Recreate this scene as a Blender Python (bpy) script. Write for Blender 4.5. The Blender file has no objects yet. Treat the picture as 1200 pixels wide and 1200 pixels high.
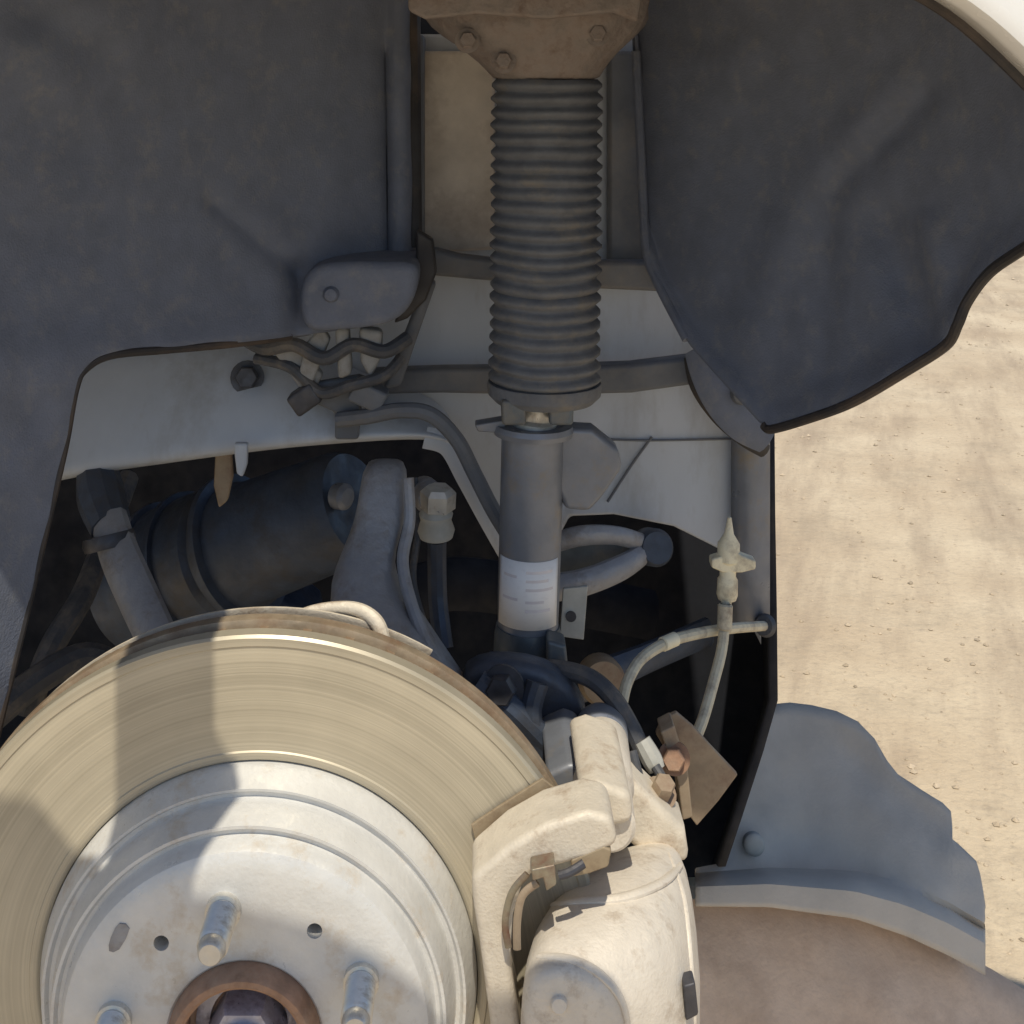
import bpy, bmesh, math, random
from mathutils import Vector, Matrix, noise as mnoise

random.seed(7)
R = math.radians
S = bpy.context.scene
C = S.collection

# ------------------------------------------------------------------ camera
F, VX, VY = 1519.0, 560.0, 100.0          # focal length in photo pixels; foot of the optical axis
cam = bpy.data.cameras.new('camera')
cam.sensor_width = 36.0
cam.lens = 36.0 * F / 1200.0
cam.shift_x = (600.0 - VX) / 1200.0
cam.shift_y = (VY - 600.0) / 1200.0
cam.clip_start, cam.clip_end = 0.01, 400.0
co = bpy.data.objects.new('camera', cam)
C.objects.link(co)
co.location = (0, 0, 0)
co.rotation_euler = (R(90), 0, 0)
S.camera = co

# ------------------------------------------------------------------ sky, sun, exposure
SUN = Vector((0.0, -0.475, 0.88)).normalized()      # towards the sun
world = bpy.data.worlds.new('World')
S.world = world
world.use_nodes = True
wn = world.node_tree
wn.nodes.clear()
sky = wn.nodes.new('ShaderNodeTexSky')
sky.sky_type = 'NISHITA'
sky.sun_disc = False
sky.sun_elevation = math.asin(SUN.z)
sky.sun_rotation = math.atan2(SUN.x, SUN.y)
sky.dust_density = 0.6
sky.ozone_density = 2.0
bg = wn.nodes.new('ShaderNodeBackground')
bg.inputs['Strength'].default_value = 0.15
wo = wn.nodes.new('ShaderNodeOutputWorld')
wn.links.new(sky.outputs[0], bg.inputs[0])
wn.links.new(bg.outputs[0], wo.inputs[0])
sl = bpy.data.lights.new('sun', 'SUN')
sl.energy = 5.0
sl.angle = R(0.53)
sl.color = (1.0, 0.91, 0.74)
so = bpy.data.objects.new('sun', sl)
C.objects.link(so)
so.rotation_euler = SUN.to_track_quat('Z', 'Y').to_euler()
so.location = SUN * 5
S.view_settings.view_transform = 'Standard'
S.view_settings.look = 'None'
S.view_settings.gamma = 1.0
S.view_settings.use_curve_mapping = False
S.view_settings.exposure = -0.42
S.cycles.max_bounces = 7
S.cycles.diffuse_bounces = 4
S.cycles.glossy_bounces = 3

# ------------------------------------------------------------------ helpers
def W(px, py, d):
    """photo pixel at real distance d (metres in front of the lens) -> point in the place"""
    return Vector(((px - VX) / F * d, d, -(py - VY) / F * d))

def K(d):
    return d / F                                   # metres per photo pixel at distance d

def cr(pts, n):
    """Catmull-Rom through pts (tuples of any length), n steps per span"""
    out = []
    m = len(pts)
    for i in range(m - 1):
        p0, p1, p2, p3 = pts[max(i - 1, 0)], pts[i], pts[i + 1], pts[min(i + 2, m - 1)]
        for k in range(n):
            t = k / n
            out.append(tuple(0.5 * (2 * b + (c - a) * t + (2 * a - 5 * b + 4 * c - d) * t * t + (3 * b - a - 3 * c + d) * t ** 3)
                             for a, b, c, d in zip(p0, p1, p2, p3)))
    out.append(tuple(pts[-1]))
    return out

def lerp1(tab, x):
    if x <= tab[0][0]:
        return tab[0][1]
    for (a, b), (c, d) in zip(tab, tab[1:]):
        if x <= c:
            return b + (d - b) * (x - a) / (c - a)
    return tab[-1][1]

BASE = {}
def prep(bm, angle):
    bmesh.ops.recalc_face_normals(bm, faces=bm.faces)

def obj(name, bm, m, parent=None, base=None, smooth=35, bevel=0, segs=2, sub=0, solid=0, recalc=True):
    if recalc:
        bmesh.ops.recalc_face_normals(bm, faces=bm.faces)
    if parent is not None:
        b = BASE[parent.name]
    elif base is not None:
        b = Vector(base)
    else:
        lo = Vector((min(v.co.x for v in bm.verts), min(v.co.y for v in bm.verts), min(v.co.z for v in bm.verts)))
        hi = Vector((max(v.co.x for v in bm.verts), max(v.co.y for v in bm.verts), max(v.co.z for v in bm.verts)))
        b = Vector(((lo.x + hi.x) / 2, (lo.y + hi.y) / 2, lo.z))
    for v in bm.verts:
        v.co -= b
    me = bpy.data.meshes.new(name)
    bm.to_mesh(me)
    bm.free()
    for p in me.polygons:
        p.use_smooth = True
    if smooth and not sub:
        me.set_sharp_from_angle(angle=R(smooth))
    me.materials.append(m)
    o = bpy.data.objects.new(name, me)
    C.objects.link(o)
    if parent is not None:
        o.parent = parent
    else:
        o.location = b
    BASE[o.name] = b
    if solid:
        md = o.modifiers.new('thickness', 'SOLIDIFY'); md.thickness = solid; md.offset = 0
    if bevel:
        md = o.modifiers.new('bevel', 'BEVEL'); md.width = bevel; md.segments = segs
        md.limit_method = 'ANGLE'; md.angle_limit = R(38)
        md = o.modifiers.new('wn', 'WEIGHTED_NORMAL'); md.keep_sharp = False
        me.set_sharp_from_angle(angle=R(180))
    if sub:
        md = o.modifiers.new('sub', 'SUBSURF'); md.levels = sub; md.render_levels = sub
    return o

def thing(name, label, cat, base, group=None):
    o = bpy.data.objects.new(name, None)
    o.empty_display_size = 0.02
    C.objects.link(o)
    o.location = base
    BASE[o.name] = Vector(base)
    o['label'] = label
    o['category'] = cat
    if group:
        o['group'] = group
    return o

def tag(o, label, cat, group=None):
    o['label'] = label
    o['category'] = cat
    if group:
        o['group'] = group
    return o

def a_box(bm, c, size, rot=None):
    r = bmesh.ops.create_cube(bm, size=1.0)
    M = Matrix.Translation(Vector(c)) @ (rot.to_4x4() if rot else Matrix.Identity(4)) @ Matrix.Diagonal((*size, 1))
    bmesh.ops.transform(bm, matrix=M, verts=r['verts'])
    return bm

def box(c, size, rot=None):
    return a_box(bmesh.new(), c, size, rot)

def a_poly(bm, pts, d0, d1):
    """closed outline (world XZ taken from pts) pushed from depth d0 to d1"""
    f = [bm.verts.new((p[0], d0, p[2])) for p in pts]
    b = [bm.verts.new((p[0], d1, p[2])) for p in pts]
    n = len(pts)
    bm.faces.new(f)
    bm.faces.new(b[::-1])
    for i in range(n):
        bm.faces.new((f[i], b[i], b[(i + 1) % n], f[(i + 1) % n]))
    return bm

def poly(pp, d0, d1, dref=None):
    """pp: pixel outline, measured at distance dref (or per point third value)"""
    pts = [W(p[0], p[1], p[2] if len(p) > 2 else (dref or d0)) for p in pp]
    return a_poly(bmesh.new(), pts, d0, d1)

def smooth_closed(pp, n=4):
    m = len(pp)
    out = []
    for i in range(m):
        q = [pp[(i - 1) % m], pp[i], pp[(i + 1) % m], pp[(i + 2) % m]]
        for k in range(n):
            t = k / n
            out.append(tuple(0.5 * (2 * b + (c - a) * t + (2 * a - 5 * b + 4 * c - d) * t * t + (3 * b - a - 3 * c + d) * t ** 3)
                             for a, b, c, d in zip(*q)))
    return out

def a_tube(bm, pts, rad, seg=10, flat=1.0, cap=True, up=None):
    """tube along world points; rad number or list; flat squashes along the second frame axis"""
    P = [Vector(p) for p in pts]
    n = len(P)
    rads = rad if isinstance(rad, (list, tuple)) else [rad] * n
    rings = []
    T0 = (P[1] - P[0]).normalized()
    ref = Vector(up) if up else (Vector((0, 1, 0)) if abs(T0.y) < 0.9 else Vector((0, 0, 1)))
    nrm = (ref - T0 * ref.dot(T0)).normalized()
    for i in range(n):
        T = (P[min(i + 1, n - 1)] - P[max(i - 1, 0)]).normalized()
        nrm = (nrm - T * nrm.dot(T)).normalized()
        bn = T.cross(nrm)
        rings.append([bm.verts.new(P[i] + (nrm * math.cos(a) * flat + bn * math.sin(a)) * rads[i])
                      for a in (2 * math.pi * k / seg for k in range(seg))])
    for a, b in zip(rings, rings[1:]):
        for k in range(seg):
            bm.faces.new((a[k], a[(k + 1) % seg], b[(k + 1) % seg], b[k]))
    if cap:
        bm.faces.new(rings[0][::-1])
        bm.faces.new(rings[-1])
    return bm

def tube(pp, rad, n=6, **kw):
    pts = cr([tuple(W(*p)) for p in pp], n)
    if isinstance(rad, (list, tuple)):
        rr = [r[0] for r in cr([(r,) for r in rad], n)]
    else:
        rr = rad
    return a_tube(bmesh.new(), pts, rr, **kw)

def a_lathe(bm, prof, origin, axis, seg=48, close=True, a0=0.0, a1=2 * math.pi, squash=None):
    """prof: list of (radius, along axis)"""
    ax = Vector(axis).normalized()
    u = Vector((1, 0, 0)) if abs(ax.x) < 0.8 else Vector((0, 0, 1))
    u = (u - ax * u.dot(ax)).normalized()
    v = ax.cross(u)
    full = abs(a1 - a0 - 2 * math.pi) < 1e-6
    cnt = seg if full else seg + 1
    rings = []
    O = Vector(origin)
    for r, h in prof:
        if r < 1e-6 and full:
            rings.append([bm.verts.new(O + ax * h)])
        else:
            rings.append([bm.verts.new(O + ax * h + (u * math.cos(t) + v * math.sin(t)) * r)
                          for t in (a0 + (a1 - a0) * k / seg for k in range(cnt))])
    for a, b in zip(rings, rings[1:]):
        for k in range(seg):
            k2 = (k + 1) % cnt
            if len(a) == 1 and len(b) == 1:
                continue
            if len(a) == 1:
                bm.faces.new((a[0], b[k2], b[k]))
            elif len(b) == 1:
                bm.faces.new((a[k], a[k2], b[0]))
            else:
                bm.faces.new((a[k], a[k2], b[k2], b[k]))
    return bm

def lathe(prof, origin, axis, **kw):
    return a_lathe(bmesh.new(), prof, origin, axis, **kw)

def a_sheet(bm, rows):
    """rows: grid of world points"""
    g = [[bm.verts.new(p) for p in r] for r in rows]
    for a, b in zip(g, g[1:]):
        for k in range(len(a) - 1):
            bm.faces.new((a[k], a[k + 1], b[k + 1], b[k]))
    return bm

def sheet(rows):
    return a_sheet(bmesh.new(), rows)

def loft(secs, cap=True):
    bm = bmesh.new()
    g = [[bm.verts.new(p) for p in s] for s in secs]
    n = len(g[0])
    for a, b in zip(g, g[1:]):
        for k in range(n):
            bm.faces.new((a[k], a[(k + 1) % n], b[(k + 1) % n], b[k]))
    if cap:
        bm.faces.new(g[0][::-1])
        bm.faces.new(g[-1])
    return bm

def hexbolt(c, axis, r, h, washer=True):
    bm = bmesh.new()
    if washer:
        a_lathe(bm, [(0, 0), (r * 1.45, 0), (r * 1.45, h * 0.22), (0, h * 0.22)], c, axis, seg=20)
    a_lathe(bm, [(0, h * .1), (r, h * .1), (r, h * .85), (r * .86, h), (0, h)], c, axis, seg=6)
    return bm

# ------------------------------------------------------------------ materials
def mat(name, col, rough=0.5, metal=0.0, var=0.2, scale=25, bump=0.15, bscale=250, dirt=None, damt=0.35, dscale=9,
        rvar=0.15, spec=0.5, stretch=None, bdist=0.001):
    m = bpy.data.materials.new(name)
    m.use_nodes = True
    nt = m.node_tree
    N, L = nt.nodes, nt.links
    p = N['Principled BSDF']
    tc = N.new('ShaderNodeTexCoord')
    src = tc.outputs['Object']
    if stretch:
        mp = N.new('ShaderNodeMapping')
        mp.inputs['Scale'].default_value = stretch
        L.new(src, mp.inputs[0]); src = mp.outputs[0]
    n1 = N.new('ShaderNodeTexNoise')
    n1.inputs['Scale'].default_value = scale
    n1.inputs['Detail'].default_value = 6
    n1.inputs['Roughness'].default_value = 0.62
    L.new(src, n1.inputs['Vector'])
    mr = N.new('ShaderNodeMapRange')
    mr.inputs[1].default_value, mr.inputs[2].default_value = 0.3, 0.7
    mr.inputs[3].default_value, mr.inputs[4].default_value = 1 - var, 1 + var
    L.new(n1.outputs['Fac'], mr.inputs[0])
    mul = N.new('ShaderNodeVectorMath'); mul.operation = 'SCALE'
    mul.inputs[0].default_value = col
    L.new(mr.outputs[0], mul.inputs['Scale'])
    colour = mul.outputs[0]
    rr = N.new('ShaderNodeMapRange')
    rr.inputs[1].default_value, rr.inputs[2].default_value = 0.3, 0.7
    rr.inputs[3].default_value, rr.inputs[4].default_value = max(0.05, rough - rvar), min(1, rough + rvar)
    n3 = N.new('ShaderNodeTexNoise')
    n3.inputs['Scale'].default_value = scale * 2.3
    n3.inputs['Detail'].default_value = 4
    L.new(src, n3.inputs['Vector'])
    L.new(n3.outputs['Fac'], rr.inputs[0])
    L.new(rr.outputs[0], p.inputs['Roughness'])
    p.inputs['Metallic'].default_value = metal
    p.inputs['Specular IOR Level'].default_value = spec
    if dirt:
        n2 = N.new('ShaderNodeTexNoise')
        n2.inputs['Scale'].default_value = dscale
        n2.inputs['Detail'].default_value = 8
        n2.inputs['Roughness'].default_value = 0.7
        L.new(src, n2.inputs['Vector'])
        cr_ = N.new('ShaderNodeMapRange')
        cr_.inputs[1].default_value, cr_.inputs[2].default_value = 0.62 - damt * 0.5, 0.78 - damt * 0.3
        L.new(n2.outputs['Fac'], cr_.inputs[0])
        mx = N.new('ShaderNodeMix'); mx.data_type = 'RGBA'
        L.new(cr_.outputs[0], mx.inputs[0])
        L.new(colour, mx.inputs[6])
        mx.inputs[7].default_value = (*dirt, 1)
        colour = mx.outputs[2]
        if metal > 0:
            mm = N.new('ShaderNodeMapRange')
            mm.inputs[3].default_value, mm.inputs[4].default_value = metal, metal * 0.25
            L.new(cr_.outputs[0], mm.inputs[0])
            L.new(mm.outputs[0], p.inputs['Metallic'])
    L.new(colour, p.inputs['Base Color'])
    if bump:
        nb = N.new('ShaderNodeTexNoise')
        nb.inputs['Scale'].default_value = bscale
        nb.inputs['Detail'].default_value = 5
        L.new(src, nb.inputs['Vector'])
        bp = N.new('ShaderNodeBump')
        bp.inputs['Strength'].default_value = bump
        bp.inputs['Distance'].default_value = bdist
        L.new(nb.outputs['Fac'], bp.inputs['Height'])
        L.new(bp.outputs[0], p.inputs['Normal'])
    return m

M = {}
M['liner'] = mat('dusty_liner_plastic', (0.148, 0.168, 0.222), rough=0.76, var=0.10, scale=60, bump=0.5, bscale=900,
                 dirt=(0.205, 0.212, 0.235), damt=0.2, dscale=80, rvar=0.1, spec=0.3, bdist=0.001)
M['liner_edge'] = mat('liner_edge_plastic', (0.028, 0.026, 0.028), rough=0.6, var=0.3, dirt=(0.10, 0.07, 0.05), damt=0.3)
M['shield'] = mat('grey_shield_plastic', (0.585, 0.53, 0.455), rough=0.75, var=0.10, scale=24, bump=0.3, bscale=500,
                  dirt=(0.62, 0.55, 0.46), damt=0.3, dscale=22, spec=0.3)
M['white'] = mat('white_body_paint', (0.80, 0.79, 0.76), rough=0.25, var=0.03, bump=0.0, rvar=0.05)
M['inner'] = mat('dusty_white_inner_paint', (0.51, 0.55, 0.615), rough=0.5, var=0.08, scale=16, bump=0.08,
                 dirt=(0.38, 0.39, 0.41), damt=0.22, dscale=18, stretch=(1, 1, .35))
M['tower'] = mat('tan_dusty_sealer', (0.60, 0.535, 0.465), rough=0.8, var=0.14, scale=30, bump=0.3, bscale=400, dirt=(0.42, 0.355, 0.30), damt=0.26, dscale=26)
M['bar'] = mat('dark_grey_bar', (0.13, 0.14, 0.16), rough=0.55, var=0.2, scale=30, dirt=(0.22, 0.20, 0.18), damt=0.25)
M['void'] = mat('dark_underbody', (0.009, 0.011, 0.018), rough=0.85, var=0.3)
M['rubber'] = mat('black_rubber', (0.135, 0.143, 0.16), rough=0.72, var=0.16, scale=80, bump=0.35, bscale=600, dirt=(0.20, 0.185, 0.165), damt=0.2, dscale=44, spec=0.3)
M['hose'] = mat('hose_rubber', (0.06, 0.064, 0.075), rough=0.55, var=0.2, scale=60, dirt=(0.16, 0.14, 0.12), damt=0.3, dscale=50)
M['mount'] = mat('rusty_mount_casting', (0.25, 0.215, 0.195), rough=0.8, var=0.35, scale=60, bump=0.6, bscale=160,
                 dirt=(0.16, 0.12, 0.10), damt=0.36, dscale=60, bdist=0.003)
M['strut'] = mat('strut_grey_paint', (0.20, 0.215, 0.25), rough=0.42, metal=0.25, var=0.14, scale=35, dirt=(0.24, 0.20, 0.15), damt=0.2, dscale=30)
M['strut_low'] = mat('strut_lower_steel', (0.10, 0.12, 0.14), rough=0.45, metal=0.3, var=0.25, scale=45, dirt=(0.2, 0.17, 0.13), damt=0.25, dscale=30)
M['alu'] = mat('cast_aluminium', (0.30, 0.31, 0.34), rough=0.55, metal=0.35, var=0.16, scale=40, bump=0.5, bscale=180, dirt=(0.16, 0.13, 0.11), damt=0.25, dscale=30, bdist=0.002)
M['alu_dark'] = mat('dark_aluminium', (0.060, 0.078, 0.115), rough=0.5, metal=0.25, var=0.25, scale=35, bump=0.35, bscale=260, dirt=(0.05, 0.05, 0.055), damt=0.3, dscale=30)
M['caliper'] = mat('caliper_casting', (0.67, 0.61, 0.525), rough=0.6, metal=0.1, var=0.07, scale=90, bump=0.7, bscale=620,
                   dirt=(0.42, 0.345, 0.265), damt=0.15, dscale=66, bdist=0.0005)
M['bracket'] = mat('bracket_casting', (0.64, 0.575, 0.475), rough=0.6, metal=0.1, var=0.08, scale=90, bump=0.7, bscale=620,
                   dirt=(0.36, 0.27, 0.19), damt=0.19, dscale=52, bdist=0.0005)
M['pad'] = mat('pad_backing', (0.34, 0.27, 0.18), rough=0.65, metal=0.2, var=0.2, scale=60, dirt=(0.15, 0.10, 0.06), damt=0.3, dscale=60)
M['clip'] = mat('clip_steel', (0.28, 0.25, 0.19), rough=0.45, metal=0.6, var=0.25, scale=80, dirt=(0.16, 0.08, 0.05), damt=0.35, dscale=70)
M['gold'] = mat('tan_bracket_steel', (0.33, 0.26, 0.185), rough=0.6, metal=0.2, var=0.2, scale=45, dirt=(0.2, 0.12, 0.08), damt=0.3, dscale=40)
M['cream'] = mat('cream_plastic', (0.82, 0.75, 0.55), rough=0.5, var=0.12, scale=60, dirt=(0.36, 0.30, 0.22), damt=0.22, dscale=50)
M['cable'] = mat('beige_cable', (0.62, 0.57, 0.43), rough=0.55, var=0.15, scale=60, dirt=(0.24, 0.2, 0.16), damt=0.25, dscale=60)
M['steel'] = mat('zinc_steel', (0.66, 0.64, 0.59), rough=0.42, metal=0.55, var=0.12, scale=90, dirt=(0.35, 0.28, 0.2), damt=0.18, dscale=80)
M['rust'] = mat('rusty_steel', (0.34, 0.205, 0.135), rough=0.75, metal=0.2, var=0.35, scale=80, bump=0.5, bscale=300, dirt=(0.36, 0.25, 0.18), damt=0.32, dscale=60)
M['nut'] = mat('nut_steel', (0.46, 0.46, 0.54), rough=0.4, metal=0.5, var=0.2, scale=80, dirt=(0.12, 0.08, 0.08), damt=0.3, dscale=60)
M['tagm'] = mat('grey_tag', (0.42, 0.42, 0.39), rough=0.6, var=0.15, scale=80)
M['boltm'] = mat('dark_bolt', (0.07, 0.07, 0.08), rough=0.5, metal=0.4, var=0.3, scale=90)
M['edge_rot'] = mat('rotor_edge_rust', (0.34, 0.27, 0.19), rough=0.6, metal=0.35, var=0.25, scale=60, bump=0.4, bscale=200, dirt=(0.2, 0.12, 0.07), damt=0.35, dscale=40)
M['dirtyfoam'] = mat('dusty_grey_clip', (0.33, 0.33, 0.325), rough=0.75, var=0.25, scale=60, dirt=(0.2, 0.18, 0.16), damt=0.35, dscale=60)

def ring_material():
    m = bpy.data.materials.new('brushed_rotor_steel')
    m.use_nodes = True
    nt = m.node_tree; N, L = nt.nodes, nt.links
    p = N['Principled BSDF']
    tc = N.new('ShaderNodeTexCoord')
    sx = N.new('ShaderNodeSeparateXYZ'); L.new(tc.outputs['Object'], sx.inputs[0])
    cx = N.new('ShaderNodeCombineXYZ'); L.new(sx.outputs[0], cx.inputs[0]); L.new(sx.outputs[2], cx.inputs[1])
    ln = N.new('ShaderNodeVectorMath'); ln.operation = 'LENGTH'; L.new(cx.outputs[0], ln.inputs[0])
    def n1d(scale, detail):
        n = N.new('ShaderNodeTexNoise'); n.noise_dimensions = '1D'
        n.inputs['Scale'].default_value = scale; n.inputs['Detail'].default_value = detail
        L.new(ln.outputs['Value'], n.inputs['W']); return n
    fine, broad = n1d(900, 4), n1d(90, 3)
    cl = N.new('ShaderNodeTexNoise'); cl.inputs['Scale'].default_value = 22; cl.inputs['Detail'].default_value = 4
    L.new(tc.outputs['Object'], cl.inputs['Vector'])
    ad = N.new('ShaderNodeMath'); ad.operation = 'ADD'; L.new(fine.outputs[0], ad.inputs[0]); L.new(broad.outputs[0], ad.inputs[1])
    ad2 = N.new('ShaderNodeMath'); ad2.operation = 'ADD'; L.new(ad.outputs[0], ad2.inputs[0]); L.new(cl.outputs[0], ad2.inputs[1])
    mr = N.new('ShaderNodeMapRange')
    mr.inputs[1].default_value, mr.inputs[2].default_value = 1.05, 1.95
    mr.inputs[3].default_value, mr.inputs[4].default_value = 0.78, 1.18
    L.new(ad2.outputs[0], mr.inputs[0])
    sc = N.new('ShaderNodeVectorMath'); sc.operation = 'SCALE'; sc.inputs[0].default_value = (0.475, 0.425, 0.325)
    L.new(mr.outputs[0], sc.inputs['Scale'])
    L.new(sc.outputs[0], p.inputs['Base Color'])
    p.inputs['Metallic'].default_value = 0.2
    rr = N.new('ShaderNodeMapRange'); rr.inputs[3].default_value, rr.inputs[4].default_value = 0.28, 0.46
    L.new(broad.outputs[0], rr.inputs[0]); L.new(rr.outputs[0], p.inputs['Roughness'])
    p.inputs['Anisotropic'].default_value = 0.5
    tg = N.new('ShaderNodeTangent'); tg.direction_type = 'RADIAL'; tg.axis = 'Y'
    L.new(tg.outputs[0], p.inputs['Tangent'])
    bp = N.new('ShaderNodeBump'); bp.inputs['Strength'].default_value = 0.25; bp.inputs['Distance'].default_value = 0.0004
    L.new(ad.outputs[0], bp.inputs['Height']); L.new(bp.outputs[0], p.inputs['Normal'])
    return m
M['ring'] = ring_material()
M['hat'] = mat('rotor_hat_coating', (0.64, 0.635, 0.615), rough=0.42, metal=0.12, var=0.07, scale=60, bump=0.3, bscale=400,
               dirt=(0.52, 0.44, 0.34), damt=0.17, dscale=44)

def sticker_material():
    m = bpy.data.materials.new('printed_sticker')
    m.use_nodes = True
    nt = m.node_tree; N, L = nt.nodes, nt.links
    p = N['Principled BSDF']
    tc = N.new('ShaderNodeTexCoord')
    n = N.new('ShaderNodeTexNoise'); n.inputs['Scale'].default_value = 1
    mp = N.new('ShaderNodeMapping'); mp.inputs['Scale'].default_value = (260, 1, 420)
    L.new(tc.outputs['Object'], mp.inputs[0]); L.new(mp.outputs[0], n.inputs['Vector'])
    n.inputs['Detail'].default_value = 2
    rp = N.new('ShaderNodeMapRange'); rp.inputs[1].default_value, rp.inputs[2].default_value = 0.56, 0.66
    L.new(n.outputs[0], rp.inputs[0])
    mx = N.new('ShaderNodeMix'); mx.data_type = 'RGBA'
    sc = N.new('ShaderNodeMath'); sc.operation = 'MULTIPLY'; sc.inputs[1].default_value = 0.10
    L.new(rp.outputs[0], sc.inputs[0]); L.new(sc.outputs[0], mx.inputs[0])
    mx.inputs[6].default_value = (0.80, 0.80, 0.81, 1)
    mx.inputs[7].default_value = (0.45, 0.42, 0.46, 1)
    L.new(mx.outputs[2], p.inputs['Base Color'])
    p.inputs['Roughness'].default_value = 0.45
    return m
M['sticker'] = sticker_material()

def ground_material():
    m = bpy.data.materials.new('dusty_concrete')
    m.use_nodes = True
    nt = m.node_tree; N, L = nt.nodes, nt.links
    p = N['Principled BSDF']
    tc = N.new('ShaderNodeTexCoord')
    def noise(scale, detail, stretch=None, rough=0.6):
        n = N.new('ShaderNodeTexNoise'); n.inputs['Scale'].default_value = scale
        n.inputs['Detail'].default_value = detail; n.inputs['Roughness'].default_value = rough
        if stretch:
            mp = N.new('ShaderNodeMapping'); mp.inputs['Scale'].default_value = stretch
            m0 = N.new('ShaderNodeMapping'); m0.inputs['Rotation'].default_value = (0, 0, R(18))
            L.new(tc.outputs['Object'], m0.inputs[0])
            L.new(m0.outputs[0], mp.inputs[0]); L.new(mp.outputs[0], n.inputs['Vector'])
        else:
            L.new(tc.outputs['Object'], n.inputs['Vector'])
        return n
    def ramp(n, a, b):
        r = N.new('ShaderNodeMapRange'); r.inputs[1].default_value, r.inputs[2].default_value = a, b
        L.new(n.outputs['Fac'], r.inputs[0]); return r
    def mix(f, a, b):
        x = N.new('ShaderNodeMix'); x.data_type = 'RGBA'
        L.new(f, x.inputs[0])
        for i, q in ((6, a), (7, b)):
            if isinstance(q, tuple): x.inputs[i].default_value = (*q, 1)
            else: L.new(q, x.inputs[i])
        return x.outputs[2]
    c1 = mix(ramp(noise(3.2, 8), 0.34, 0.66).outputs[0], (0.55, 0.435, 0.30), (0.70, 0.585, 0.42))
    st = ramp(noise(2.4, 7, (3.4, 0.50, 1), 0.66), 0.47, 0.68)
    s2 = N.new('ShaderNodeMath'); s2.operation = 'MULTIPLY'; s2.inputs[1].default_value = 0.75
    L.new(st.outputs[0], s2.inputs[0])
    c2 = mix(s2.outputs[0], c1, (0.37, 0.285, 0.205))
    sp = ramp(noise(70, 6, None, 0.75), 0.52, 0.66)
    s3 = N.new('ShaderNodeMath'); s3.operation = 'MULTIPLY'; s3.inputs[1].default_value = 0.32
    L.new(sp.outputs[0], s3.inputs[0])
    c3 = mix(s3.outputs[0], c2, (0.28, 0.23, 0.18))
    bl = ramp(noise(5.5, 7, None, 0.7), 0.52, 0.70)
    s4 = N.new('ShaderNodeMath'); s4.operation = 'MULTIPLY'; s4.inputs[1].default_value = 0.5
    L.new(bl.outputs[0], s4.inputs[0])
    c3 = mix(s4.outputs[0], c3, (0.36, 0.295, 0.215))
    L.new(c3, p.inputs['Base Color'])
    p.inputs['Roughness'].default_value = 0.9
    bp = N.new('ShaderNodeBump'); bp.inputs['Strength'].default_value = 0.6; bp.inputs['Distance'].default_value = 0.005
    L.new(noise(90, 8).outputs['Fac'], bp.inputs['Height']); L.new(bp.outputs[0], p.inputs['Normal'])
    return m
M['ground'] = ground_material()

# ------------------------------------------------------------------ the setting
GZ = -0.80
bm = bmesh.new()
a_sheet(bm, [[(x, y, GZ) for x in (-60, -5, 0, 5, 60)] for y in (-60, -2, 0, 3, 8, 60)])
g = obj('ground', bm, M['ground'], base=(0, 0, GZ))
g['kind'] = 'structure'

# loose grit on the slab
rnd = random.Random(3)
verts, faces = [], []
for _ in range(1500):
    y_ = 1.15 + 4.2 * rnd.random() ** 1.5
    x = y_ * rnd.uniform(.14, .52)
    r_ = rnd.choice((.0011, .0014, .0018, .0018, .0026, .0034)) * rnd.uniform(.7, 1.4) * (.75 + .25 * y_)
    b_ = len(verts)
    a_ = rnd.uniform(0, 6.28)
    for kx in range(5):
        t = a_ + kx * 1.2566
        verts.append((x + math.cos(t) * r_ * rnd.uniform(.7, 1.2), y_ + math.sin(t) * r_ * rnd.uniform(.7, 1.2), GZ + r_ * rnd.uniform(.05, .3)))
    verts.append((x + rnd.uniform(-.3, .3) * r_, y_ + rnd.uniform(-.3, .3) * r_, GZ + r_ * rnd.uniform(.6, 1.0)))
    for kx in range(5):
        faces.append((b_ + kx, b_ + (kx + 1) % 5, b_ + 5))
me = bpy.data.meshes.new('grit')
me.from_pydata(verts, [], faces)
M['grit'] = mat('tan_grit', (0.50, 0.41, 0.30), rough=0.9, var=0.4, scale=30, bump=0)
me.materials.append(M['grit'])
gr = bpy.data.objects.new('grit', me); C.objects.link(gr)
gr['kind'] = 'stuff'; gr['label'] = 'fine tan grit scattered over the pale ground'; gr['category'] = 'grit'

# ------------------------------------------------------------------ car body
body = thing('car_body', 'white car body around the open wheel arch, dusty inner panels behind the strut', 'car', (-0.10, 0.9, GZ))

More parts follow.
